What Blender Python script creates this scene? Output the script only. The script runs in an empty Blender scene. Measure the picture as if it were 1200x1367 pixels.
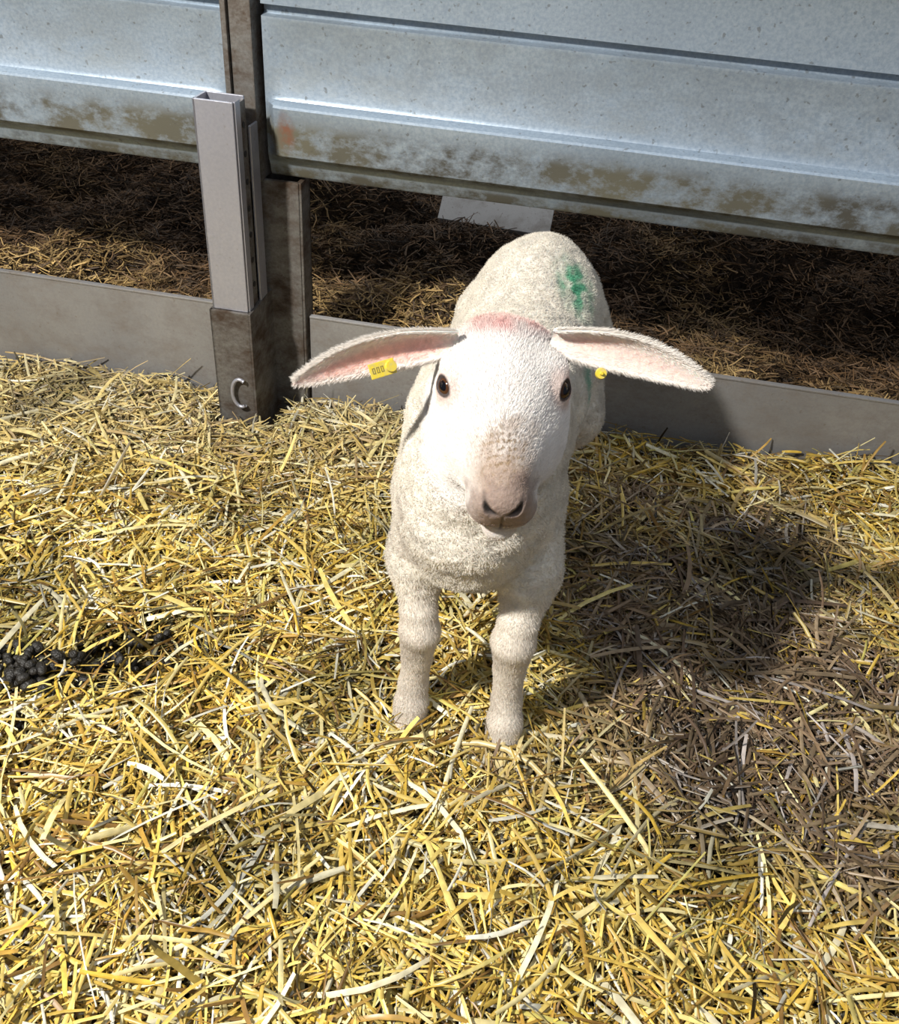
import bpy, bmesh, math
import numpy as np
from mathutils import Vector, Matrix
rng = np.random.default_rng(7)
scene = bpy.context.scene
try:
    scene.view_settings.view_transform = 'Standard'
    scene.view_settings.look = 'None'
except Exception as e:
    print(e)

# ------------------------------------------------------------------ helpers
def link(o, parent=None):
    scene.collection.objects.link(o)
    if parent is not None:
        o.parent = parent
        o.matrix_parent_inverse = parent.matrix_world.inverted()
    return o

def empty(name, loc=(0, 0, 0), rotz=0.0):
    e = bpy.data.objects.new(name, None)
    e.location = loc
    e.rotation_euler = (0, 0, rotz)
    e.empty_display_size = 0.05
    scene.collection.objects.link(e)
    bpy.context.view_layer.update()
    return e

def mesh_np(name, V, F, mat=None, cols=None, smooth=True):
    V = np.asarray(V, dtype=np.float32); F = np.asarray(F, dtype=np.int32)
    me = bpy.data.meshes.new(name)
    me.vertices.add(len(V)); me.vertices.foreach_set('co', V.ravel())
    k = F.shape[1]
    me.loops.add(F.size); me.loops.foreach_set('vertex_index', F.ravel())
    me.polygons.add(len(F))
    me.polygons.foreach_set('loop_start', np.arange(0, F.size, k, dtype=np.int32))
    me.update(calc_edges=True)
    me.validate()
    if smooth:
        me.polygons.foreach_set('use_smooth', np.ones(len(me.polygons), dtype=bool))
    if cols is not None:
        a = me.color_attributes.new('col', 'FLOAT_COLOR', 'POINT')
        c = np.ones((len(V), 4), dtype=np.float32); c[:, :3] = cols
        a.data.foreach_set('color', c.ravel())
    if mat: me.materials.append(mat)
    return me

_nd = {}
def noise(P, freq, seed=0, n=14):
    P = np.asarray(P)
    key = (seed, P.shape[1], n)
    if key not in _nd:
        r = np.random.default_rng(seed + 1000)
        d = r.normal(size=(n, P.shape[1])); d /= np.linalg.norm(d, axis=1)[:, None]
        _nd[key] = (d * r.uniform(.6, 1.6, (n, 1)), r.uniform(0, 6.28, n))
    d, ph = _nd[key]
    return np.sin(P @ d.T * freq * 6.283 + ph).sum(1) / math.sqrt(n) / 1.1

def sstep(a, b, x):
    t = np.clip((x - a) / (b - a), 0, 1); return t * t * (3 - 2 * t)

# ------------------------------------------------------------------ materials
def new_mat(name):
    m = bpy.data.materials.new(name); m.use_nodes = True
    nt = m.node_tree
    return m, nt, nt.nodes['Principled BSDF']

def mix(nt, fac, a, b, blend='MIX'):
    m = nt.nodes.new('ShaderNodeMixRGB'); m.blend_type = blend
    for i, v in zip((0, 1, 2), (fac, a, b)):
        if hasattr(v, 'is_output'): nt.links.new(v, m.inputs[i])
        elif i == 0: m.inputs[0].default_value = v
        else: m.inputs[i].default_value = (*v, 1)
    return m.outputs[0]

def ramp(nt, src, stops):
    r = nt.nodes.new('ShaderNodeValToRGB'); nt.links.new(src, r.inputs[0])
    el = r.color_ramp.elements
    while len(el) < len(stops): el.new(0.5)
    for e, (p, c) in zip(el, stops):
        e.position = p; e.color = (c, c, c, 1) if not hasattr(c, '__len__') else (*c, 1)
    return r.outputs[0]

def texnoise(nt, scale, detail=4, rough=.5, vec=None, stretch=None):
    n = nt.nodes.new('ShaderNodeTexNoise'); n.inputs['Scale'].default_value = scale
    n.inputs['Detail'].default_value = detail; n.inputs['Roughness'].default_value = rough
    if vec is None:
        tc = nt.nodes.new('ShaderNodeTexCoord'); vec = tc.outputs['Object']
    if stretch:
        mp = nt.nodes.new('ShaderNodeMapping'); mp.inputs['Scale'].default_value = stretch
        nt.links.new(vec, mp.inputs[0]); vec = mp.outputs[0]
    nt.links.new(vec, n.inputs['Vector'])
    return n.outputs['Fac']

def bump(nt, h, bs, strength=.3, dist=.002):
    b = nt.nodes.new('ShaderNodeBump'); b.inputs['Strength'].default_value = strength
    b.inputs['Distance'].default_value = dist
    nt.links.new(h, b.inputs['Height']); nt.links.new(b.outputs[0], bs.inputs['Normal'])

def attr(nt, name='col'):
    a = nt.nodes.new('ShaderNodeAttribute'); a.attribute_name = name
    return a.outputs['Color']

# straw
M_straw, nt, bs = new_mat('straw')
c = attr(nt); nz = texnoise(nt, 90, 3)
v = ramp(nt, nz, [(.3, .68), (.7, 1.15)])
nt.links.new(mix(nt, 1, c, v, 'MULTIPLY'), bs.inputs['Base Color'])
bs.inputs['Roughness'].default_value = .36
bs.inputs['Specular IOR Level'].default_value = .42
M_old, nt, bs = new_mat('soiled_straw')
nt.links.new(attr(nt), bs.inputs['Base Color']); bs.inputs['Roughness'].default_value = .6
M_floor, nt, bs = new_mat('trodden_straw_ground')
n1 = texnoise(nt, 60, 8, .7); n2 = texnoise(nt, 9, 4)
cc = mix(nt, ramp(nt, n1, [(.35, 0.), (.7, 1.)]), (.03, .018, .008), (.16, .10, .035))
cc = mix(nt, ramp(nt, n2, [(.4, 0.), (.7, .6)]), cc, (.03, .02, .013))
nt.links.new(cc, bs.inputs['Base Color']); bs.inputs['Roughness'].default_value = .9
bump(nt, n1, bs, .8, .01)
M_floor2, nt, bs = new_mat('manure_ground')
n1 = texnoise(nt, 50, 8, .7)
cc = mix(nt, ramp(nt, n1, [(.35, 0.), (.75, 1.)]), (.02, .012, .007), (.12, .07, .03))
nt.links.new(cc, bs.inputs['Base Color']); bs.inputs['Roughness'].default_value = .85
bump(nt, n1, bs, 1, .015)

def metal_mat(name, base, base2, dirt, metallic=.55, rough=.42, dirt_lo=.5, dirt_hi=.68, zband=None, scale=14, dirt2=None, rust=None):
    m, nt, bs = new_mat(name)
    tc = nt.nodes.new('ShaderNodeTexCoord'); ob = tc.outputs['Object']
    n_sp = texnoise(nt, 220, 3, .6, ob); n_lg = texnoise(nt, scale, 8, .72, ob, (1, 1, 1.6))
    n_big = texnoise(nt, 3, 3, .5, ob)
    col = mix(nt, ramp(nt, n_sp, [(.35, 0.), (.65, 1.)]), base, base2)
    col = mix(nt, ramp(nt, n_big, [(.3, 0.), (.8, .6)]), col, tuple(x * .6 for x in base))
    dm = ramp(nt, n_lg, [(dirt_lo, 0.), (dirt_hi, 1.)])
    if zband:
        sp = nt.nodes.new('ShaderNodeSeparateXYZ'); nt.links.new(ob, sp.inputs[0])
        acc = None
        for (z0, z1, z2, z3, amt) in zband:
            b = ramp(nt, sp.outputs[2], [(z0, 0.), (z1, amt), (z2, amt), (z3, 0.)])
            acc = b if acc is None else mix(nt, 1, acc, b, 'ADD')
        dm = mix(nt, 1, dm, acc, 'MULTIPLY')
    dcol = dirt
    if dirt2: dcol = mix(nt, ramp(nt, n_big, [(.4, 0.), (.6, 1.)]), dirt, dirt2)
    col = mix(nt, dm, col, dcol)
    n_s2 = texnoise(nt, 120, 2, .5, ob)
    col = mix(nt, ramp(nt, n_s2, [(.66, 0.), (.72, .5)]), col, dirt)
    if rust:
        mp = nt.nodes.new('ShaderNodeMapping'); mp.vector_type = 'POINT'
        sc = (1 / rust[3], 1 / .08, 1 / rust[4])
        mp.inputs['Scale'].default_value = sc
        mp.inputs['Location'].default_value = (-rust[0] * sc[0], -rust[1] * sc[1], -rust[2] * sc[2])
        nt.links.new(ob, mp.inputs[0])
        ln = nt.nodes.new('ShaderNodeVectorMath'); ln.operation = 'LENGTH'; nt.links.new(mp.outputs[0], ln.inputs[0])
        rm = ramp(nt, ln.outputs['Value'], [(.3, .85), (1., 0.)])
        rm = mix(nt, 1, rm, ramp(nt, texnoise(nt, 60, 4, .6, ob), [(.38, 0.), (.58, 1.)]), 'MULTIPLY')
        col = mix(nt, rm, col, (.22, .09, .05))
    nt.links.new(col, bs.inputs['Base Color'])
    bs.inputs['Metallic'].default_value = metallic
    rr = ramp(nt, dm, [(0, rough), (1, .85)])
    nt.links.new(rr, bs.inputs['Roughness'])
    bump(nt, n_sp, bs, .15, .001)
    return m

M_panel = metal_mat('galvanised_sheet', (.30, .37, .45), (.41, .48, .55), (.09, .085, .07), .4, .36, .38, .56,
                    zband=[(.37, .385, .398, .406, 1.), (.407, .42, .460, .486, 1.), (.505, .512, .55, .66, .35)], dirt2=(.15, .14, .10),
                    rust=(-.285, -.03, .46, .016, .035))
M_board = metal_mat('kickboard_aluminium', (.36, .35, .345), (.42, .41, .40), (.20, .16, .12), .5, .42, .45, .8)
M_post = metal_mat('weathered_steel', (.17, .16, .145), (.25, .24, .225), (.07, .045, .028), .5, .45, .42, .65)
M_alu = metal_mat('brushed_aluminium', (.46, .46, .52), (.52, .52, .57), (.3, .28, .27), .6, .36, .6, .85)
M_darkhole, nt, bs = new_mat('dark_hole'); bs.inputs['Base Color'].default_value = (.015, .013, .012, 1); bs.inputs['Roughness'].default_value = .9
M_beam = metal_mat('pale_metal', (.75, .75, .73), (.8, .8, .78), (.3, .25, .2), 0, .5, .5, .8)

# lamb
def skin_mat(name, bscale, bstr, sss=.12, ssc=.006):
    m, nt, bs = new_mat(name)
    c = attr(nt); nz = texnoise(nt, bscale, 4, .6)
    nt.links.new(mix(nt, 1, c, ramp(nt, nz, [(.3, .8), (.65, 1.08)]), 'MULTIPLY'), bs.inputs['Base Color'])
    bs.inputs['Roughness'].default_value = .75
    bs.inputs['Subsurface Weight'].default_value = sss
    bs.inputs['Subsurface Scale'].default_value = ssc
    bs.inputs['Subsurface Radius'].default_value = (1, .45, .3)
    bump(nt, nz, bs, bstr, .003)
    return m
M_skin = skin_mat('lamb_fleece_skin', 260, .5)
M_ear = skin_mat('lamb_ear_skin', 200, .3, .6, .006)
M_hair, nt, bs = new_mat('lamb_hair')
nt.links.new(attr(nt), bs.inputs['Base Color']); bs.inputs['Roughness'].default_value = .6
bs.inputs['Specular IOR Level'].default_value = .25
M_eye, nt, bs = new_mat('lamb_eye')
tc = nt.nodes.new('ShaderNodeTexCoord'); sp = nt.nodes.new('ShaderNodeSeparateXYZ'); nt.links.new(tc.outputs['Object'], sp.inputs[0])
def mth(op, a, b=None):
    n = nt.nodes.new('ShaderNodeMath'); n.operation = op
    for i, v in enumerate((a, b)):
        if v is None: continue
        if hasattr(v, 'is_output'): nt.links.new(v, n.inputs[i])
        else: n.inputs[i].default_value = v
    return n.outputs[0]
x2 = mth('POWER', mth('ABSOLUTE', mth('DIVIDE', sp.outputs[0], .0052)), 2)
y2 = mth('POWER', mth('ABSOLUTE', mth('DIVIDE', sp.outputs[1], .0038)), 2)
pup = ramp(nt, mth('ADD', x2, y2), [(.75, 0.), (1., 1.)])
rr = mth('SQRT', mth('ADD', mth('POWER', sp.outputs[0], 2), mth('POWER', sp.outputs[1], 2)))
iris = ramp(nt, mth('MULTIPLY', rr, 100), [(.70, 0.), (.82, 1.)])
col = mix(nt, iris, (.06, .023, .009), (.025, .014, .011))
col = mix(nt, pup, (.003, .003, .005), col)
nt.links.new(col, bs.inputs['Base Color']); bs.inputs['Roughness'].default_value = .05
M_tag, nt, bs = new_mat('yellow_tag_plastic')
nt.links.new(mix(nt, ramp(nt, texnoise(nt, 300, 2), [(.4, 0.), (.7, 1.)]), (.66, .50, .04), (.54, .44, .12)), bs.inputs['Base Color'])
bs.inputs['Roughness'].default_value = .35
M_ink, nt, bs = new_mat('tag_ink'); bs.inputs['Base Color'].default_value = (.22, .17, .04, 1)
M_pellet, nt, bs = new_mat('dung')
nt.links.new(mix(nt, texnoise(nt, 200, 4), (.006, .006, .006), (.03, .024, .017)), bs.inputs['Base Color'])
bs.inputs['Roughness'].default_value = .42
bump(nt, texnoise(nt, 350, 4), bs, .8, .003)

# ------------------------------------------------------------------ ground height
TH = -math.atan(.128)
def fence_y(x): return 1.361 - .128 * x
def hfun(x, y):
    x = np.asarray(x, float); y = np.asarray(y, float)
    P = np.stack([x, y], 1)
    r = np.clip((y - .75) / .5, 0, 1)
    h = .037 * x * r + .008 * noise(P, 2.2, 1) + .005 * noise(P, 6, 2)
    return h - .004
def hback(x, y):
    P = np.stack([np.asarray(x, float), np.asarray(y, float)], 1)
    d = P[:, 1] - fence_y(P[:, 0])
    m = .045 + .09 * sstep(.3, 1.1, d) + .06 * noise(P, 1.1, 3) * sstep(.05, .5, d) + .032 * noise(P, 3.2, 4) * sstep(0, .2, d) + .012 * noise(P, 9, 5)
    return m
def make_floor():
    nx, n1, n2 = 260, 170, 170
    xs = np.linspace(-2.6, 2.6, nx)
    Vs = []
    for t in np.linspace(0, 1, n1):
        Y = -1.4 + t * (fence_y(xs) + .002 + 1.4); Vs.append(np.stack([xs, Y, hfun(xs, Y) - .010], 1))
    for t in np.linspace(0, 1, n2):
        Y = fence_y(xs) + .006 + t * (4.4 - fence_y(xs)); Vs.append(np.stack([xs, Y, hback(xs, Y) - .012], 1))
    i = np.arange(nx * (n1 + n2)).reshape(n1 + n2, nx)
    F = np.stack([i[:-1, :-1], i[:-1, 1:], i[1:, 1:], i[1:, :-1]], -1).reshape(-1, 4)
    me = mesh_np('floor', np.concatenate(Vs), F, M_floor); me.materials.append(M_floor2)
    mi = np.zeros(len(F), np.int32); mi[(n1 - 1) * (nx - 1):] = 1
    me.polygons.foreach_set('material_index', mi)
    link(bpy.data.objects.new('floor', me))
make_floor()

# ------------------------------------------------------------------ straw
FEET = [(-.0266, .675), (.084, .66), (.03, 1.09), (.145, 1.09)]
DROP_C = np.array([[-.480, .690], [-.405, .722], [-.545, .675], [-.35, .742]])
def straws(name, P, L, W, yaw, pitch, roll, bend, cols, mat, rings=5, ridge=.7):
    n = len(P)
    d = np.stack([np.cos(yaw) * np.cos(pitch), np.sin(yaw) * np.cos(pitch), np.sin(pitch)], 1)
    side0 = np.stack([-np.sin(yaw), np.cos(yaw), np.zeros(n)], 1)
    up0 = np.cross(d, side0)
    cr, sr = np.cos(roll)[:, None], np.sin(roll)[:, None]
    side = side0 * cr + up0 * sr; up = up0 * cr - side0 * sr
    t = np.linspace(-.5, .5, rings)
    bx = bend[:, 0][:, None, None]; bz = bend[:, 1][:, None, None]
    tt = t[None, :, None]
    C = P[:, None, :] + d[:, None, :] * L[:, None, None] * tt \
        + side0[:, None, :] * bx * L[:, None, None] * (tt ** 2 - .08) * 1.0 \
        - up0[:, None, :] * bz * L[:, None, None] * (tt ** 2 - .08)
    w = W[:, None, None] * .5
    taper = (1 - .25 * (2 * np.abs(t)) ** 3)[None, :, None]
    rg = ridge if np.isscalar(ridge) else ridge[:, None, None]
    A = C - side[:, None, :] * w * taper
    B = C + up[:, None, :] * w * rg
    D = C + side[:, None, :] * w * taper
    V = np.stack([A, B, D], 2)
    idx = np.arange(n * rings * 3).reshape(n, rings, 3)
    F = []
    for r in range(rings - 1):
        for j in range(2):
            F.append(np.stack([idx[:, r, j], idx[:, r, j + 1], idx[:, r + 1, j + 1], idx[:, r + 1, j]], 1))
    F = np.concatenate(F)
    Cc = np.repeat(cols, rings * 3, axis=0)
    return link(bpy.data.objects.new(name, mesh_np(name, V.reshape(-1, 3), F, mat, Cc, smooth=False)))

def bedding():
    n1, n2, n3 = 94000, 50000, 2600
    n = n1 + n2 + n3
    x = np.where(rng.random(n) < .87, rng.uniform(-1.0, 1.0, n), rng.uniform(-1.9, 1.9, n))
    y = np.where(rng.random(n) < .94, .15 + rng.random(n) * (fence_y(x) - .15), rng.uniform(-.8, .2, n))
    kind = rng.permutation(np.repeat([0, 1, 2], [n1, n2, n3]))
    small = kind == 1; big = kind == 2
    L = np.where(small, rng.uniform(.008, .028, n), np.clip(rng.lognormal(math.log(.050), .52, n), .018, .16))
    L = np.where(big, rng.uniform(.05, .14, n), L)
    W = np.where(small, rng.uniform(.001, .0030, n), rng.uniform(.0013, .0048, n))
    W = np.where(big, rng.uniform(.0040, .0072, n), W)
    lay = rng.random(n) ** 1.15
    lay = np.where(big, rng.uniform(.5, 1.05, n), lay)
    yaw = rng.uniform(0, 6.283, n)
    pitch = rng.normal(0, .20, n) + np.where(rng.random(n) < .10, rng.normal(0, .5, n), 0)
    pitch = np.where(L > .09, pitch * .5, pitch)
    roll = rng.normal(0, .65, n)
    bend = np.stack([rng.normal(0, .22, n), np.abs(rng.normal(0, .2, n))], 1)
    ridge = rng.choice([.15, .4, .8], n)
    z = hfun(x, y) - .008 + lay * .034 + np.abs(np.sin(pitch)) * L * .35
    keep = np.ones(n, bool)
    for i, (fx, fy) in enumerate(FEET):
        keep &= np.hypot(x - fx, y - fy) > .016 + .08 * L
    for cx, cy in DROP_C:
        dd = np.hypot(x - cx, (y - cy) * 1.1)
        keep &= (dd > .030 + .25 * L) | (lay < .25) | (rng.random(n) < .16)
    dd = fence_y(x) - y
    keep &= (dd > .008 + np.abs(np.sin(yaw)) * L * .5)
    keep &= ~((np.abs(x + .36) < .045 + .35 * L) & (y > 1.285 - .35 * L))
    P = np.stack([x, y], 1)
    pal = np.array([[.68, .46, .09], [.80, .60, .17], [.86, .74, .36], [.46, .27, .05], [.90, .86, .70], [.27, .15, .04], [.64, .55, .15], [.76, .50, .07]])
    pr = np.array([.22, .22, .14, .12, .08, .10, .05, .07])
    ci = rng.choice(len(pal), n, p=pr)
    col = pal[ci] * rng.uniform(.7, 1.12, (n, 1))
    bigc = np.array([[.86, .72, .34], [.80, .58, .15], [.88, .80, .54], [.72, .58, .18]])[rng.integers(0, 4, n)]
    col = np.where(big[:, None], bigc * rng.uniform(.7, 1.1, (n, 1)), col)
    col *= (.08 + .92 * sstep(0.08, .85, lay))[:, None]  # lower layers darkened, painting in the shade of the gaps
    g = np.exp(-(((x - .37) / .24) ** 2 + ((y - .92) / .29) ** 2) ** 1.5) + np.exp(-(((x - .44) / .28) ** 2 + ((y - .64) / .13) ** 2) ** 1.5) * .9  # old straw patches, with the shade beside the lamb painted into their colour
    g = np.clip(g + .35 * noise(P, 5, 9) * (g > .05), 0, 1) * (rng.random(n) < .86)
    old_shade_pal = np.array([[.25, .17, .10], [.18, .115, .07], [.33, .24, .145], [.46, .40, .36]])[rng.choice(4, n, p=[.38, .30, .22, .10])]
    old = old_shade_pal * rng.uniform(.5, 1.35, (n, 1)) * (.2 + .8 * sstep(0, .75, lay))[:, None]
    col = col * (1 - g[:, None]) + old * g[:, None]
    pa = sstep(.95, 1.3, y) * (x < .1) * .4
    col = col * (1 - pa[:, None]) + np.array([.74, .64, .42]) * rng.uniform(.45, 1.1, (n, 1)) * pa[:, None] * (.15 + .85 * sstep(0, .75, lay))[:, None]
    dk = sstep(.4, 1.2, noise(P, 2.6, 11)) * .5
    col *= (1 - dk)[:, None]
    s = keep
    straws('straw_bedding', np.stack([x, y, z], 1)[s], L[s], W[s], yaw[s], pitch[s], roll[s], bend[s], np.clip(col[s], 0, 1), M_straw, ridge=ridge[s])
bedding()

def heap():
    n = 110000
    x = np.where(rng.random(n) < .8, rng.uniform(-1.25, 1.1, n), rng.uniform(-1.9, 1.9, n))
    d = rng.random(n) ** 1.2 * 1.9 + .02
    y = fence_y(x) + d
    L = np.clip(rng.lognormal(math.log(.030), .5, n), .008, .10); W = rng.uniform(.0014, .0038, n)
    yaw = rng.uniform(0, 6.283, n); pitch = rng.normal(0, .3, n); roll = rng.normal(0, .8, n)
    bend = np.stack([rng.normal(0, .3, n), rng.normal(0, .25, n)], 1)
    lay = rng.random(n)
    z = hback(x, y) - .008 + lay * .026
    keep = d > .02 + .4 * L
    P = np.stack([x, y], 1)
    gold = sstep(-.1, 1.0, noise(P, 1.5, 21)) * .28 + .8 * (1 - sstep(.10, .38, d + .10 * noise(P, 2, 23)))  # golden straw by the board, brightened to paint in the lit strip
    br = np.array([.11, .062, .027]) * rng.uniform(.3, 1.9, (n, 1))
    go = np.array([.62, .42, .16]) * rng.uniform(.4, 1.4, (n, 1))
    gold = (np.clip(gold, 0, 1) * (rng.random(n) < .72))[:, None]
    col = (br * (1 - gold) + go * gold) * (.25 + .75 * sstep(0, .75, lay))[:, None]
    s = keep
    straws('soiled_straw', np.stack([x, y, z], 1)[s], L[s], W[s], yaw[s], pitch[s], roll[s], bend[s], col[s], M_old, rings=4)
heap()

# ------------------------------------------------------------------ droppings
def droppings():
    ico = bmesh.new(); bmesh.ops.create_icosphere(ico, subdivisions=2, radius=1)
    V0 = np.array([v.co[:] for v in ico.verts]); F0 = np.array([[v.index for v in f.verts] for f in ico.faces]); ico.free()
    Vs, Fs = [], []
    k = 0
    pts = []
    for (cx, cy), m, s in zip(DROP_C, (95, 30, 80, 10), (.026, .028, .028, .026)):
        pts += [(cx + rng.normal(0, s), cy + rng.normal(0, s * .8)) for _ in range(m)]
    pts += [(rng.uniform(-.46, -.28), rng.uniform(.58, .80)) for _ in range(30)]
    pts += [(rng.uniform(-.3, .0), rng.uniform(.95, 1.1)) for _ in range(6)]
    placed = []
    for (x, y) in pts:
        r = rng.uniform(.0038, .0064)
        z = float(hfun([x], [y])[0]) + .010 + r * .5
        for (a, b, c2) in placed:
            if math.hypot(a - x, b - y) < .008: z = max(z, c2 + .005)
        z = min(z, .034)
        placed.append((x, y, z))
        R = np.array(Matrix.Rotation(rng.uniform(0, 6.28), 3, 'Z') @ Matrix.Rotation(rng.uniform(-.8, .8), 3, 'Y'))
        Vl = V0 * (1 + .13 * noise(V0 + rng.uniform(0, 50), .35, 77))[:, None]
        V = (Vl * np.array([r * rng.uniform(1.0, 1.7), r, r * rng.uniform(.75, 1)])) @ R.T + np.array([x, y, z])
        Vs.append(V); Fs.append(F0 + k); k += len(V0)
    link(bpy.data.objects.new('sheep_droppings', mesh_np('sheep_droppings', np.concatenate(Vs), np.concatenate(Fs), M_pellet)))
droppings()

# ------------------------------------------------------------------ fence
FM = Matrix.Translation((0, 1.361, 0)) @ Matrix.Rotation(TH, 4, 'Z')
def place(o, parent=None):
    scene.collection.objects.link(o)
    if parent is None: o.matrix_world = FM
    else: o.parent = parent
    return o

def box_bm(bm, x0, x1, y0, y1, z0, z1, bev=.0):
    r = bmesh.ops.create_cube(bm, size=1)
    vs = r['verts']
    for v in vs:
        v.co = Vector(((x0 + x1) / 2 + v.co.x * (x1 - x0), (y0 + y1) / 2 + v.co.y * (y1 - y0), (z0 + z1) / 2 + v.co.z * (z1 - z0)))
    if bev > 0:
        es = list({e for v in vs for e in v.link_edges})
        bmesh.ops.bevel(bm, geom=es, offset=bev, segments=2, affect='EDGES', profile=.6)

def obj_from_bm(name, bm, mat, parent=None, smooth=False):
    me = bpy.data.meshes.new(name); bm.to_mesh(me); bm.free(); me.materials.append(mat)
    if smooth:
        for p in me.polygons: p.use_smooth = True
    return place(bpy.data.objects.new(name, me), parent)

PROFILE = [(.014, .386), (.002, .386), (-.001, .390), (-.004, .404), (-.008, .411), (-.022, .419), (-.026, .423), (-.033, .487), (-.0335, .4915), (-.031, .4945), (-.013, .4985), (-.0105, .504),
           (-.010, .596), (-.012, .601), (-.012, .605), (.004, .608), (.004, .617), (-.010, .620), (-.010, .700), (-.013, .706), (-.026, .714), (-.031, .720), (-.026, .80), (-.010, .812), (-.010, .90),
           (-.012, .905), (.018, .905)]
def panel(name, xa, xb):
    xs = [xa, xa + .004, xa + .010, xa + .018, xa + .03] + list(np.linspace(xa + .06, xb - .06, 30)) + [xb - .03, xb - .018, xb - .010, xb - .004, xb]
    V = []; F = []
    for x in xs:
        e = min(x - xa, xb - x); k = float(sstep(0.0, .022, np.array(e)))
        for (y, z) in PROFILE:
            yy = y if y > -.010 else -.010 + (y + .010) * k
            V.append((x, yy + .001 * math.sin(x * 9), z))
    m = len(PROFILE)
    for i in range(len(xs) - 1):
        for j in range(m - 1):
            F.append((i * m + j, (i + 1) * m + j, (i + 1) * m + j + 1, i * m + j + 1))
    me = mesh_np(name, np.array(V), np.array(F), M_panel, smooth=True)
    o = place(bpy.data.objects.new(name, me))
    s = o.modifiers.new('thick', 'SOLIDIFY'); s.thickness = .002; s.offset = -1
    es = o.modifiers.new('es', 'EDGE_SPLIT'); es.split_angle = math.radians(28)
    return o
panel('metal_fence_panel', -.322, 1.75)
panel('metal_fence_panel', -2.1, -.376)

def board(name, xa, xb, z1=.155):
    bm = bmesh.new()
    box_bm(bm, xa, xb, 0.0, .008, -.06, z1 - .001, .0015)
    box_bm(bm, xa, xb, -.0015, .0085, z1 - .004, z1, .0012)
    obj_from_bm(name, bm, M_board)
board('kickboard', -.268, 1.75)
board('kickboard', -2.1, -.400)

post = empty('fence_post'); post.matrix_world = FM
bpy.context.view_layer.update()
bm = bmesh.new()
box_bm(bm, -.366, -.272, .026, .034, -.06, .96, .0015)
box_bm(bm, -.280, -.272, -.010, .034, -.06, .380, .0015)
box_bm(bm, -.345, -.276, -.012, -.004, -.06, .380, .0015)
box_bm(bm, -.362, -.330, -.030, .026, .380, .96, .002)
box_bm(bm, -.372, -.364, -.035, .034, -.06, .96, .0015)
obj_from_bm('rear_channel', bm, M_post, post)
bm = bmesh.new()
for b in [(-.392, -.334, -.108, -.104), (-.392, -.388, -.108, -.062), (-.392, -.334, -.066, -.062)]:
    box_bm(bm, b[0], b[1], b[2], b[3], .20, .512, .001)
box_bm(bm, -.3345, -.3315, -.104, -.086, .20, .512, .0008)
obj_from_bm('front_upright', bm, M_alu, post)
bm = bmesh.new()
box_bm(bm, -.338, -.3335, -.104, -.062, .20, .507, .0008)
obj_from_bm('slotted_side', bm, M_post, post)
bm = bmesh.new()
for i in range(7):
    z = .235 + i * .04
    r = bmesh.ops.create_cone(bm, cap_ends=True, segments=16, radius1=.0045, radius2=.0045, depth=.001)
    bmesh.ops.transform(bm, matrix=Matrix.Translation((-.3328, -.075, z)) @ Matrix.Rotation(math.pi / 2, 4, 'Y'), verts=r['verts'])
obj_from_bm('holes', bm, M_darkhole, post)
bm = bmesh.new()
box_bm(bm, -.3325, -.329, -.060, -.030, .20, .47, .001)
obj_from_bm('edge_strip', bm, M_alu, post)
bm = bmesh.new()
box_bm(bm, -.396, -.330, -.114, -.108, -.06, .20, .0015)
box_bm(bm, -.396, -.390, -.114, -.010, -.06, .20, .0015)
box_bm(bm, -.334, -.328, -.114, -.010, -.06, .20, .0015)
box_bm(bm, -.388, -.336, -.106, -.03, -.06, .19, .001)
obj_from_bm('foot_sleeve', bm, M_post, post)
bm = bmesh.new()
for k, (zc, rad) in enumerate([(.058, .020)]):
    seg, sub = 28, 8
    vs = []
    for i in range(seg + 1):
        a = math.radians(60 + 240 * i / seg)
        c = Vector((-.352 + rad * .7 * math.cos(a), -.122, zc + rad * 1.3 * math.sin(a)))
        rd = Vector((math.cos(a), 0, math.sin(a)))
        vs.append([bm.verts.new(c + (rd * math.cos(b) + Vector((0, 1, 0)) * math.sin(b)) * .0032) for b in [j * 2 * math.pi / sub for j in range(sub)]])
    for i in range(seg):
        for j in range(sub):
            bm.faces.new((vs[i][j], vs[i + 1][j], vs[i + 1][(j + 1) % sub], vs[i][(j + 1) % sub]))
    bm.faces.new(vs[0][::-1]); bm.faces.new(vs[-1])
obj_from_bm('iron_ring', bm, M_alu, post, True)

def beam(name, loc, rx, ry, rz, L, w, h):
    bm = bmesh.new()
    box_bm(bm, -L / 2, L / 2, -w / 2, w / 2, -h / 2, h / 2, .002)
    box_bm(bm, -L / 2, L / 2, -w / 2 - .003, -w / 2 + .003, -h / 2 - .012, h / 2, .001)
    me = bpy.data.meshes.new(name); bm.to_mesh(me); bm.free(); me.materials.append(M_beam)
    o = bpy.data.objects.new(name, me); o.location = loc; o.rotation_euler = (rx, ry, rz)
    scene.collection.objects.link(o)
beam('metal_rail', (.045, 1.98, .150), math.radians(38), .03, -.12, .25, .065, .006)

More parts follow.
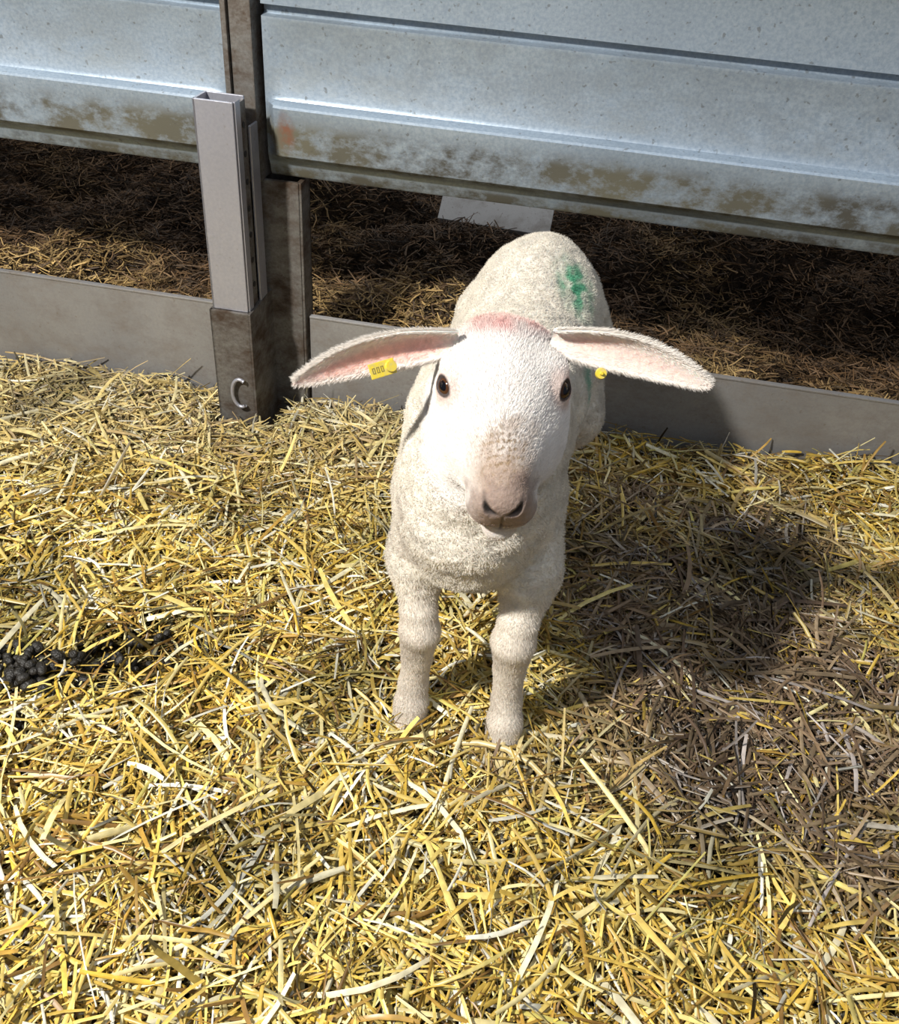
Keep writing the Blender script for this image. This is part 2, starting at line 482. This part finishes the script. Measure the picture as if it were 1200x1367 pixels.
# ------------------------------------------------------------------ LAMB
lamb = empty('lamb', (.06, .87, 0))
O = np.array([.033, .7015, .519])
A = np.array([.0095, -.1490, -.0850]); A /= np.linalg.norm(A)
S = np.array([1, .060, .050]); S = S - A * (S @ A); S /= np.linalg.norm(S)
NN = np.cross(A, S); NN /= np.linalg.norm(NN)
HB = np.stack([S, A, NN], 1)
def h2w(p): return O + HB @ np.array(p, float)
def w2h(P): return (P - O) @ HB
I3 = np.eye(3)
def yawm(d):
    a = math.radians(d); return np.array([[math.cos(a), -math.sin(a), 0], [math.sin(a), math.cos(a), 0], [0, 0, 1]])
prims = []
def ell(c, r, R=I3, k=.03): prims.append(('e', np.array(c, float), np.array(r, float), R, k))
def hell(c, r, k=.012, R=None): prims.append(('e', h2w(c), np.array(r, float), HB if R is None else HB @ R, k))
def cone(a, b, ra, rb, k=.02): prims.append(('c', np.array(a, float), np.array(b, float), ra, rb, k))
def hcone(a, b, ra, rb, k=.012): prims.append(('c', h2w(a), h2w(b), ra, rb, k))
Y10 = yawm(-10)
ell((.088, 1.085, .332), (.086, .115, .107), Y10, .03)
ell((.064, .94, .318), (.088, .19, .100), Y10, .05)
ell((.028, .765, .322), (.080, .115, .105), Y10, .05)
ell((.022, .705, .292), (.062, .066, .074), I3, .04)
cone((.032, .78, .385), (.032, .715, .455), .066, .046, .05)
cone((.024, .70, .33), (.030, .69, .42), .054, .038, .05)
def leg(pts, k=.018):
    for (a, ra), (b, rb) in zip(pts[:-1], pts[1:]): cone(a, b, ra, rb, k)
leg([((-.016, .755, .28), .041), ((-.030, .722, .222), .0258), ((-.024, .695, .174), .0196)], .025)
leg([((-.023, .690, .168), .0188), ((-.021, .686, .148), .0210), ((-.022, .689, .124), .0174), ((-.022, .690, .105), .0158), ((-.024, .689, .06), .0156), ((-.025, .680, .034), .0184), ((-.026, .674, .012), .0198)], .007)
leg([((.077, .755, .28), .043), ((.090, .712, .222), .0278), ((.083, .683, .180), .0210)], .025)
leg([((.082, .678, .175), .0202), ((.080, .674, .155), .0226), ((.081, .677, .130), .0184), ((.081, .678, .110), .0165), ((.083, .676, .06), .0160), ((.0835, .666, .034), .0190), ((.084, .660, .012), .0203)], .007)
for hx, kx in ((.042, .032), (.134, .142)):
    leg([((hx, 1.09, .30), .060), ((kx, 1.035, .225), .042), ((kx, 1.10, .165), .025), ((kx + .002, 1.128, .140), .020)], .03)
    leg([((kx + .002, 1.128, .140), .020), ((kx, 1.112, .09), .0150), ((kx, 1.10, .045), .0150), ((kx, 1.088, .02), .0175)], .012)
leg([((.100, 1.180, .385), .022), ((.108, 1.208, .33), .019), ((.110, 1.212, .20), .012)], .02)
HOOF = []
for (fx, fy) in [(-.0266, .668), (.084, .654), (.032, 1.080), (.142, 1.080)]:
    for s in (-1, 1):
        c = (fx + s * .0095, fy - .006, .003); HOOF.append(c)
        ell(c, (.0095, .020, .013), I3, .003)
# head
hell((0, .035, -.048), (.0530, .052, .049), .02)
hell((0, .060, -.040), (.050, .048, .035), .02)
hcone((0, .070, -.050), (0, .110, -.049), .0475, .0360, .02)
hcone((0, .110, -.048), (0, .150, -.044), .0335, .0210, .02)
hcone((0, .060, -.030), (0, .140, -.029), .026, .0155, .02)
for s in (-1, 1):
    hell((s * .030, .074, -.070), (.027, .046, .034), .02)
    hell((s * .0385, .043, -.018), (.015, .014, .008), .014)
    hell((s * .0125, .153, -.050), (.0160, .018, .0180), .010)
    hell((s * .0120, .155, -.0335), (.0085, .012, .0085), .008)      # nostril wings
hcone((0, .05, -.085), (0, .148, -.072), .032, .0165, .02)
hell((0, .153, -.035), (.0165, .016, .0135), .010)
hell((0, .158, -.0760), (.0165, .017, .0125), .004)
ER = .0108
EYES = {}
for s, nm in ((-1, 'eye_right'), (1, 'eye_left')):
    dd = np.array([s * .68, .30, .66]); dd /= np.linalg.norm(dd)
    c = np.array([s * .0445, .0590, -.0240])
    t1 = np.array([s * -.25, 1, .0]); t1 = t1 - dd * (t1 @ dd); t1 /= np.linalg.norm(t1)
    t2 = np.cross(dd, t1)
    EYES[nm] = (h2w(c), HB @ dd, HB @ t1, HB @ t2)
    hell(c, (ER + .0016,) * 3, .008)

def sd_e(P, c, r, R):
    q = (P - c) @ R
    k0 = np.sqrt(((q / r) ** 2).sum(1)) + 1e-9; k1 = np.sqrt(((q / r ** 2) ** 2).sum(1)) + 1e-9
    return k0 * (k0 - 1) / k1
def sdf(P):
    d = None
    for p in prims:
        if p[0] == 'e': di = sd_e(P, p[1], p[2], p[3]); k = p[4]
        else:
            a, b, ra, rb, k = p[1:]
            ba = b - a; t = np.clip((P - a) @ ba / (ba @ ba), 0, 1)
            di = np.linalg.norm(P - a - t[:, None] * ba, axis=1) - (ra + (rb - ra) * t)
        if d is None: d = di
        else:
            h = np.maximum(k - np.abs(d - di), 0) / k
            d = np.minimum(d, di) - h * h * k * .25
    return d

def build_base():
    bm = bmesh.new()
    def sph(c, r, R=I3, sub=3):
        rr = bmesh.ops.create_icosphere(bm, subdivisions=sub, radius=1)
        M = Matrix(((R * r).tolist())).to_4x4(); M.translation = Vector(c)
        bmesh.ops.transform(bm, matrix=M, verts=rr['verts'])
    for p in prims:
        if p[0] == 'e': sph(p[1], p[2], p[3])
        else:
            a, b, ra, rb = p[1:5]
            n = max(3, int(np.linalg.norm(b - a) / (min(ra, rb) * .35)) + 1)
            for i in range(n + 1):
                t = i / n; r = ra + (rb - ra) * t
                sph(a + (b - a) * t, np.array([r, r, r]), I3, 2)
    me = bpy.data.meshes.new('tmp'); bm.to_mesh(me); bm.free()
    o = bpy.data.objects.new('tmp', me); scene.collection.objects.link(o)
    m = o.modifiers.new('r', 'REMESH'); m.mode = 'VOXEL'; m.voxel_size = .0014; m.use_smooth_shade = True
    m2 = o.modifiers.new('s', 'SMOOTH'); m2.iterations = 4; m2.factor = .5
    dg = bpy.context.evaluated_depsgraph_get()
    ev = bpy.data.meshes.new_from_object(o.evaluated_get(dg))
    bpy.data.objects.remove(o); bpy.data.meshes.remove(me)
    return ev
me = build_base()
nv = len(me.vertices); V = np.empty(nv * 3, np.float32); me.vertices.foreach_get('co', V); V = V.reshape(-1, 3).astype(float)
print('lamb verts', nv)
e = 4e-4
for it in range(5):
    d0 = sdf(V)
    g = np.stack([sdf(V + np.array(ax) * e) - d0 for ax in ((1, 0, 0), (0, 1, 0), (0, 0, 1))], 1) / e
    g2 = (g ** 2).sum(1) + .05
    stp = np.clip(d0, -.004, .004)[:, None] * g / g2[:, None]
    V = V - stp * .9

# facial creases pressed into the surface
NOS = (.0112, -.0300)
def nostril_mask(H, grow=1.0):
    s, a, h = H[:, 0], H[:, 1], H[:, 2]
    m = np.zeros(len(H))
    for sg in (-1, 1):
        u = (s - sg * NOS[0]) * sg; w_ = (h - NOS[1])
        ca, sa = math.cos(.6), math.sin(.6)
        p = u * ca + w_ * sa; q = -u * sa + w_ * ca
        q = q - 45 * p * p
        m = np.maximum(m, np.exp(-((p / (.0060 * grow)) ** 2 + (q / (.0030 * grow)) ** 2) ** 1.5))
    return m * (a > .152)
def mouth_mask(H, w_=.0013):
    s, a, h = H[:, 0], H[:, 1], H[:, 2]
    line = -.0630 + .20 * np.abs(s)
    return np.exp(-((h - line) / w_) ** 2) * sstep(.125, .150, a) * (1 - sstep(.019, .027, np.abs(s)))
def philt_mask(H, w_=.0009):
    s, a, h = H[:, 0], H[:, 1], H[:, 2]
    return np.exp(-(s / w_) ** 2) * (a > .15) * sstep(-.067, -.062, h) * (1 - sstep(-.038, -.030, h))
H = w2h(V)
dep = .0045 * nostril_mask(H) + .0024 * mouth_mask(H, .0015) + .0016 * philt_mask(H)
V = V - (HB @ np.array([0, .85, .35]))[None, :] * dep[:, None]
LA, LB = .0083, .0058
for (ew, ed, t1, t2) in EYES.values():
    q = V - ew; r_ = np.linalg.norm(q, axis=1)
    near = (r_ < ER + .008) & ((q @ ed) > 0)
    k = np.sqrt(((q @ t1) / LA) ** 2 + ((q @ t2) / LB) ** 2)
    sh = (1 - sstep(.88, 1.10, k)) * near
    V = ew + q * (1 - sh * (1 - (ER - .0025) / np.maximum(r_, 1e-6)))[:, None]

def region(P):
    H = w2h(P)
    head = sstep(-.012, .02, H[:, 1]) * sstep(-.118, -.095, H[:, 2]) * (np.abs(H[:, 0]) < .09)
    leg = (1 - sstep(.165, .235, P[:, 2]))
    return H, head, leg
H, head, legm = region(V)
me.vertices.foreach_set('co', V.astype(np.float32).ravel()); me.update()
VN = np.empty(nv * 3, np.float32); me.vertex_normals.foreach_get('vector', VN); VN = VN.reshape(-1, 3)
wool = (1 - head) * (1 - legm)
V = V + VN * (wool * (.0008 * noise(V, 60, 31, 24) + .0018 * noise(V, 14, 32)) + head * .0006 * noise(V, 22, 33))[:, None]
me.vertices.foreach_set('co', V.astype(np.float32).ravel()); me.update()

def lamb_col(P, hair=False):
    H, head, leg = region(P)
    n = len(P)
    c = np.tile(np.array([.71, .655, .565]), (n, 1))
    c *= (1 + .08 * noise(P, 30, 48))[:, None]
    face = np.array([.76, .72, .68]); lg = np.array([.71, .635, .54])
    c = c * (1 - leg[:, None]) + lg * leg[:, None]
    c = c * (1 - head[:, None]) + face * head[:, None]
    dirt = sstep(.2, 1.3, noise(P, 14, 41)) * .40 * (1 - head) * (1 - sstep(.30, .36, P[:, 2]))
    dirt = np.clip(dirt + .85 * sstep(.1, .7, noise(P, 60, 42)) * np.exp(-((P[:, 0] + .055) ** 2 + (P[:, 1] - .68) ** 2 + (P[:, 2] - .29) ** 2) / .0018), 0, 1)
    c = c * (1 - dirt[:, None]) + np.array([.40, .34, .28]) * dirt[:, None]
    def blend(m, col):
        nonlocal c
        m = np.clip(m, 0, 1)[:, None]; c = c * (1 - m) + np.array(col) * m
    s, a, h = H[:, 0], H[:, 1], H[:, 2]
    na = a + .008 * noise(P, 40, 47)
    blend(head * sstep(.088, .140, na) * (1 - .75 * sstep(.013, .034, np.abs(s))) * sstep(-.064, -.050, h) * .88, (.32, .22, .155))
    blend(head * sstep(.138, .156, na) * sstep(-.060, -.048, h) * .65, (.21, .145, .12))
    blend(head * sstep(.125, .15, a) * (h <= -.054) * .35, (.50, .39, .33))
    blend(head * np.exp(-((a - .124) / .026) ** 2 - (s / .022) ** 2) * (h > -.045) * sstep(.3, .8, noise(P, 190, 44, 22)) * .85, (.22, .14, .06))
    blend(head * nostril_mask(H, 1.15) * 1.5, (.015, .010, .010))
    blend(head * mouth_mask(H, .0016) * .95, (.06, .035, .03))
    blend(head * philt_mask(H, .0011) * .8, (.07, .05, .045))
    for (ew, ed, t1, t2) in EYES.values():
        q = P - ew; de = np.linalg.norm(q, axis=1); al = q @ ed
        k = np.sqrt(((q @ t1) / LA) ** 2 + ((q @ t2) / LB) ** 2)
        blend((1 - sstep(.0125, .025, de)) * .6, (.50, .33, .27))
        blend((1 - sstep(1.15, 1.45, k)) * (al > 0) * (de < .02), (.04, .027, .025))
    nr = .5 + .5 * noise(P, 40, 45)
    blend(np.exp(-((s / .042) ** 2 + ((a - .000) / .020) ** 2) ** 2) * (h > -.06) * (.30 + .5 * nr), (.60, .27, .25))
    gpos = np.exp(-(((P[:, 0] - .126) / .026) ** 2 + ((P[:, 1] - 1.02) / .045) ** 2 + ((P[:, 2] - .405) / .045) ** 2) ** 2)
    gp2 = np.exp(-(((P[:, 0] - .148) / .035) ** 2 + ((P[:, 1] - .92) / .018) ** 2 + ((P[:, 2] - .32) / .05) ** 2) ** 2)
    ng = sstep(-.5, .5, noise(P, 45, 46))
    blend(gpos * (.25 + .7 * ng), (.07, .36, .20)); blend(gp2 * (.15 + .55 * ng), (.08, .36, .23))
    dh = np.min([np.sqrt((((P - np.array(hc)) / np.array([.0105, .021, .014])) ** 2).sum(1)) for hc in HOOF], axis=0)
    blend((1 - sstep(1.0, 1.15, dh)) * (P[:, 2] < .016), (.26, .20, .14))
    return np.clip(c, 0, 1), H, head, leg
cc, _, _, _ = lamb_col(V)
at = me.color_attributes.new('col', 'FLOAT_COLOR', 'POINT')
c4 = np.ones((nv, 4), np.float32); c4[:, :3] = cc; at.data.foreach_set('color', c4.ravel())
me.materials.clear(); me.materials.append(M_skin)
me.polygons.foreach_set('use_smooth', np.ones(len(me.polygons), bool))
body = link(bpy.data.objects.new('body', me), lamb)

for nm, (ew, ed, t1, t2) in EYES.items():
    bm = bmesh.new(); bmesh.ops.create_uvsphere(bm, u_segments=32, v_segments=24, radius=ER + .0003)
    m = bpy.data.meshes.new(nm); bm.to_mesh(m); bm.free(); m.materials.append(M_eye)
    for p in m.polygons: p.use_smooth = True
    o = bpy.data.objects.new(nm, m)
    M = Matrix(np.stack([t1, t2, ed], 1).tolist()).to_4x4(); M.translation = Vector(ew)
    o.matrix_world = M; link(o, lamb); o.matrix_world = M

# ears
def ear(name, root, tip, tilt, bow, pinkamt):
    root = np.array(root); tip = np.array(tip)
    E = tip - root; L = np.linalg.norm(E); E /= L
    up = np.array([0, -tilt, 1.0]); up -= E * (up @ E); up /= np.linalg.norm(up)
    Nn = np.cross(E, up)
    if Nn[1] > 0: Nn = -Nn
    nu, nvv = 40, 17
    us = np.linspace(0, 1, nu); vs = np.linspace(-1, 1, nvv)
    wp = np.interp(us, [0, .12, .3, .5, .7, .85, .95, 1], [.0150, .0185, .0205, .0190, .0150, .0098, .0050, .0012])
    P = np.zeros((nu, nvv, 3))
    for i, u in enumerate(us):
        cup = np.interp(u, [0, .25, .6, 1], [1.6, 1.15, .75, .35])
        for j, v in enumerate(vs):
            a = v * cup
            off = math.sin(a) / cup; dep = (1 - math.cos(a)) / cup
            P[i, j] = root + E * L * u + up * (wp[i] * off + bow * math.sin(u * 3.1)) + Nn * (wp[i] * dep * 1.0) - Nn * .004 * math.sin(u * 3.1)
    th = .0030
    du = np.gradient(P, axis=0); dv = np.gradient(P, axis=1)
    nrm = np.cross(du, dv); nrm /= np.linalg.norm(nrm, axis=2)[..., None] + 1e-12
    if (nrm[nu // 2, nvv // 2] @ Nn) < 0: nrm = -nrm
    thk = th * np.sqrt(np.clip(1 - np.abs(vs) ** 4, .05, 1))[None, :, None]
    In = P + nrm * thk * .5; Out = P - nrm * thk * .5
    Vv = np.concatenate([In.reshape(-1, 3), Out.reshape(-1, 3)])
    idx = np.arange(nu * nvv).reshape(nu, nvv); o2 = nu * nvv
    F = []
    for i in range(nu - 1):
        for j in range(nvv - 1):
            q = [idx[i, j], idx[i, j + 1], idx[i + 1, j + 1], idx[i + 1, j]]
            F.append(q); F.append([x + o2 for x in q[::-1]])
        for j in (0, nvv - 1):
            q = [idx[i, j], idx[i + 1, j], idx[i + 1, j] + o2, idx[i, j] + o2]
            F.append(q if j == 0 else q[::-1])
    for j in range(nvv - 1):
        F.append([idx[-1, j], idx[-1, j + 1], idx[-1, j + 1] + o2, idx[-1, j] + o2])
    U = np.repeat(us, nvv); Vs = np.tile(vs, nu)
    pink = pinkamt * (np.exp(-((Vs + .30) / .55) ** 4) * sstep(.0, .2, U) * (1 - .6 * sstep(.75, 1, U)))[:, None]
    cin = np.array([.80, .73, .67]) * (1 - pink) + np.array([.76, .47, .40]) * pink
    cout = np.tile(np.array([.78, .72, .65]), (len(U), 1))
    cols = np.concatenate([cin, cout])
    m = mesh_np(name, Vv, np.array(F), M_ear, cols)
    link(bpy.data.objects.new(name, m), lamb)
    return dict(P=P, nrm=nrm, E=E, up=up, cin=cin.reshape(nu, nvv, 3), cout=cout.reshape(nu, nvv, 3), thk=thk)
rootL = np.array([-.006, .694, .498]); rootR = np.array([.074, .698, .504])
earR = ear('ear_right', rootL, (-.138, .655, .462), .05, .006, .9)
earL = ear('ear_left', rootR, (.206, .668, .486), .05, .006, .45)

# ---- hair
def make_hair(name, P0, D, L, col, rad, curl=0.0, npt=4):
    n = len(P0)
    t = np.linspace(0, 1, npt)[None, :, None]
    Q = P0[:, None, :] + D[:, None, :] * L[:, None, None] * t
    if curl:
        ph = rng.uniform(0, 6.28, (n, 1, 1)); a1 = np.cross(D, rng.normal(size=(n, 3))); a1 /= np.linalg.norm(a1, axis=1)[:, None] + 1e-9
        a2 = np.cross(D, a1)
        Q = Q + curl * t * (a1[:, None, :] * np.sin(ph + t * 7) + a2[:, None, :] * np.cos(ph + t * 7)) 
    cu = bpy.data.hair_curves.new(name)
    cu.add_curves([npt] * n)
    cu.attributes['position'].data.foreach_set('vector', Q.astype(np.float32).ravel())
    ra = cu.attributes.get('radius') or cu.attributes.new('radius', 'FLOAT', 'POINT')
    R = (rad * (1 - .75 * t[..., 0] ** 2) * np.ones((n, 1))).astype(np.float32)
    ra.data.foreach_set('value', R.ravel())
    ca = cu.attributes.new('col', 'FLOAT_COLOR', 'CURVE')
    c4 = np.ones((n, 4), np.float32); c4[:, :3] = np.clip(col, 0, 1); ca.data.foreach_set('color', c4.ravel())
    cu.materials.append(M_hair)
    return link(bpy.data.objects.new(name, cu), lamb)

me.calc_loop_triangles()
nt_ = len(me.loop_triangles); T = np.empty(nt_ * 3, np.int32); me.loop_triangles.foreach_get('vertices', T); T = T.reshape(-1, 3)
VN = np.empty(nv * 3, np.float32); me.vertex_normals.foreach_get('vector', VN); VN = VN.reshape(-1, 3)
ar = np.linalg.norm(np.cross(V[T[:, 1]] - V[T[:, 0]], V[T[:, 2]] - V[T[:, 0]]), axis=1)
tc_ = V[T].mean(1); _, hd, lgm = region(tc_)
wt = ar * (1 + 2.2 * hd + .4 * lgm); wt /= wt.sum()
NH = 250000
ti = rng.choice(nt_, NH, p=wt); b = rng.random((NH, 2)); fl = b.sum(1) > 1; b[fl] = 1 - b[fl]
w3 = np.stack([1 - b.sum(1), b[:, 0], b[:, 1]], 1)
HP = (V[T[ti]] * w3[:, :, None]).sum(1); HN = (VN[T[ti]] * w3[:, :, None]).sum(1); HN /= np.linalg.norm(HN, axis=1)[:, None]
hc, HH, hd, lgm = lamb_col(HP)
keep = np.ones(NH, bool)
for (ew, ed, t1, t2) in EYES.values():
    q = HP - ew
    k = np.sqrt(((q @ t1) / LA) ** 2 + ((q @ t2) / LB) ** 2)
    keep &= (k > 1.4) | ((q @ ed) < 0) | (np.linalg.norm(q, axis=1) > .03)
keep &= nostril_mask(HH, 1.5) < .25
keep &= (mouth_mask(HH, .0018) < .4) | (hd < .5)
keep &= ~((HH[:, 1] > .152) & (HH[:, 2] > -.048) & (hd > .5))
keep &= HP[:, 2] > .014
HP, HN, hc, HH, hd, lgm = [q[keep] for q in (HP, HN, hc, HH, hd, lgm)]
n = len(HP)
vn = np.stack([noise(HP, 75, 51, 20), noise(HP, 75, 52, 20), noise(HP, 75, 53, 20)], 1)
dwool = HN + .58 * vn + .25 * rng.normal(size=(n, 3))
flow = -A[None, :] * np.ones((n, 1)) + .25 * np.sign(HH[:, :1]) * S[None, :]
flow = flow - HN * (flow * HN).sum(1)[:, None]
dhead = HN * .22 + flow * .9 + .12 * rng.normal(size=(n, 3))
dn = np.array([0, 0, -1.0]) - HN * (-HN[:, 2:3]); dleg = HN * .30 + dn * .9 + .15 * rng.normal(size=(n, 3))
hd_ = hd[:, None]; lg_ = lgm[:, None]
D = (dwool * (1 - lg_) + dleg * lg_) * (1 - hd_) + dhead * hd_
D /= np.linalg.norm(D, axis=1)[:, None]
mz = sstep(.09, .145, HH[:, 1]) * hd
pollm = np.exp(-((HH[:, 0] / .045) ** 2 + ((HH[:, 1] - .0) / .02) ** 2)) * (HH[:, 2] > -.05)
L = (.0030 * (1 - lgm) + .0034 * lgm) * (1 - hd) + (.0036 * (1 - .7 * mz) + .005 * pollm) * hd
eyen = np.min([np.linalg.norm(HP - E_[0], axis=1) for E_ in EYES.values()], axis=0)
L = L * (1 - .6 * (1 - sstep(.014, .024, eyen)))
L = L * rng.uniform(.6, 1.25, n)
hc = hc * rng.uniform(.88, 1.08, (n, 1))
isw = (hd < .5) & (lgm < .5)
make_hair('wool', HP[isw], D[isw], L[isw], hc[isw], .00019, curl=.0007, npt=5)
make_hair('coat_hair', HP[~isw], D[~isw], L[~isw], hc[~isw], .00014)
for nm, I in (('ear_hair_right', earR), ('ear_hair_left', earL)):
    P, nrm = I['P'], I['nrm']; nu, nvv = P.shape[:2]
    m = 16000
    u = rng.random(m) * (nu - 1.001); v = rng.random(m) * (nvv - 1.001)
    edge = rng.random(m) < .3
    v = np.where(edge, np.where(rng.random(m) < .5, rng.uniform(0, .8, m), nvv - 1.01 - rng.uniform(0, .8, m)), v)
    i = u.astype(int); j = v.astype(int); fu = (u - i)[:, None]; fv = (v - j)[:, None]
    def bl(G): return G[i, j] * (1 - fu) * (1 - fv) + G[i + 1, j] * fu * (1 - fv) + G[i, j + 1] * (1 - fu) * fv + G[i + 1, j + 1] * fu * fv
    p = bl(P); nn = bl(nrm); sgn = np.where(rng.random(m) < .45, 1, -1)[:, None]
    vv = (v / (nvv - 1) * 2 - 1)[:, None]
    eo = np.sign(vv) * np.abs(vv) ** 6
    cin = bl(I['cin']) * 1.04; cout = bl(I['cout'])
    inside = (sgn[:, 0] > 0)
    keep = ~(inside & (np.abs(vv[:, 0]) < .6) & (rng.random(m) < .6))
    D = nn * sgn * .25 + I['E'] * .9 + I['up'] * eo * .7 + .15 * rng.normal(size=(m, 3)); D /= np.linalg.norm(D, axis=1)[:, None]
    col = np.where(inside[:, None], cin, cout)
    col = col * (1 - np.abs(eo) * .7) + np.array([.82, .77, .71]) * np.abs(eo) * .7
    LL = rng.uniform(.0028, .0052, m) * (1 + .3 * np.abs(eo[:, 0]))
    make_hair(nm, (p + nn * sgn * .0009)[keep], D[keep], LL[keep], col[keep], .00013)

def tag(name, loc, nrm, w, h, ang, round_=False):
    nrm = Vector(nrm).normalized(); q = nrm.to_track_quat('Z', 'Y')
    Mx = Matrix.Translation(loc) @ q.to_matrix().to_4x4() @ Matrix.Rotation(ang, 4, 'Z')
    bm = bmesh.new()
    if not round_:
        box_bm(bm, -w / 2, w / 2, -h / 2, h / 2, -.0007, .0007, .0006)
        r = bmesh.ops.create_cone(bm, cap_ends=True, segments=24, radius1=.0055, radius2=.0045, depth=.003)
        bmesh.ops.translate(bm, vec=(w / 2 - .004, 0, .0015), verts=r['verts'])
    else:
        r = bmesh.ops.create_cone(bm, cap_ends=True, segments=24, radius1=w, radius2=w * .85, depth=.003)
        r = bmesh.ops.create_cone(bm, cap_ends=True, segments=16, radius1=w * .35, radius2=w * .2, depth=.004)
        bmesh.ops.translate(bm, vec=(0, 0, .003), verts=r['verts'])
    m = bpy.data.meshes.new(name); bm.to_mesh(m); bm.free(); m.materials.append(M_tag)
    o = bpy.data.objects.new(name, m); o.matrix_world = Mx; link(o, lamb); o.matrix_world = Mx
    if not round_:
        bm = bmesh.new()
        for k in range(3):
            x0 = -w * .40 + k * .0038
            for bb in [(0, .0007, -.0025, .0025), (.0018, .0025, -.0025, .0025), (.0007, .0018, .0019, .0025), (.0007, .0018, -.0025, -.0019)]:
                box_bm(bm, x0 + bb[0], x0 + bb[1], bb[2], bb[3], .0006, .0009)
        m = bpy.data.meshes.new(name + '_print'); bm.to_mesh(m); bm.free(); m.materials.append(M_ink)
        o = bpy.data.objects.new(name + '_print', m); o.matrix_world = Mx; link(o, lamb); o.matrix_world = Mx
tag('ear_tag_right', (-.066, .660, .479), (.35, -.75, .55), .023, .013, .15)
tag('ear_tag_left', (.116, .668, .488), (.0, -.85, .45), .0050, .0050, 0, True)

# ------------------------------------------------------------------ lights
def lamp(name, typ, loc, energy, color, target=None, **kw):
    l = bpy.data.lights.new(name, typ); l.energy = energy; l.color = color
    for k, v in kw.items(): setattr(l, k, v)
    o = bpy.data.objects.new(name, l); o.location = loc
    if target: o.rotation_euler = (Vector(target) - Vector(loc)).to_track_quat('-Z', 'Y').to_euler()
    scene.collection.objects.link(o)
lamp('barn_floodlight', 'SPOT', (-1.15, -.12, 1.75), 305, (1.0, .97, .91), (.05, .70, .1), spot_size=math.radians(120), spot_blend=.6, shadow_soft_size=.06)
lamp('fill_light', 'AREA', (.3, -.6, 2.6), 15, (.86, .92, 1.0), (.1, .9, .1), shape='SQUARE', size=1.2)  # added overhead fill that lifts the shaded sides, no fixture behind it
lamp('fill_light', 'AREA', (-.2, 3.0, 2.4), 15, (1.0, .93, .84), (0, 1.9, .0), shape='SQUARE', size=.5)  # added dim light, only there to brighten the straw behind the fence
w = bpy.data.worlds.new('world'); scene.world = w; w.use_nodes = True
w.node_tree.nodes['Background'].inputs[0].default_value = (.74, .83, 1.0, 1)
w.node_tree.nodes['Background'].inputs[1].default_value = .18

# ------------------------------------------------------------------ camera
cam = bpy.data.cameras.new('camera'); co = bpy.data.objects.new('camera', cam); scene.collection.objects.link(co)
p = math.radians(38); r = math.radians(5)
F = Vector((0, math.cos(p), -math.sin(p))); U0 = Vector((0, math.sin(p), math.cos(p))); R0 = Vector((1, 0, 0))
U = U0 * math.cos(r) - R0 * math.sin(r); R = R0 * math.cos(r) + U0 * math.sin(r)
M = Matrix((R, U, -F)).transposed().to_4x4(); M.translation = Vector((0, 0, .85))
co.matrix_world = M
cam.sensor_fit = 'VERTICAL'; cam.sensor_height = 24; cam.lens = 24 * 1200 / 1367
cam.clip_start = .02
scene.camera = co
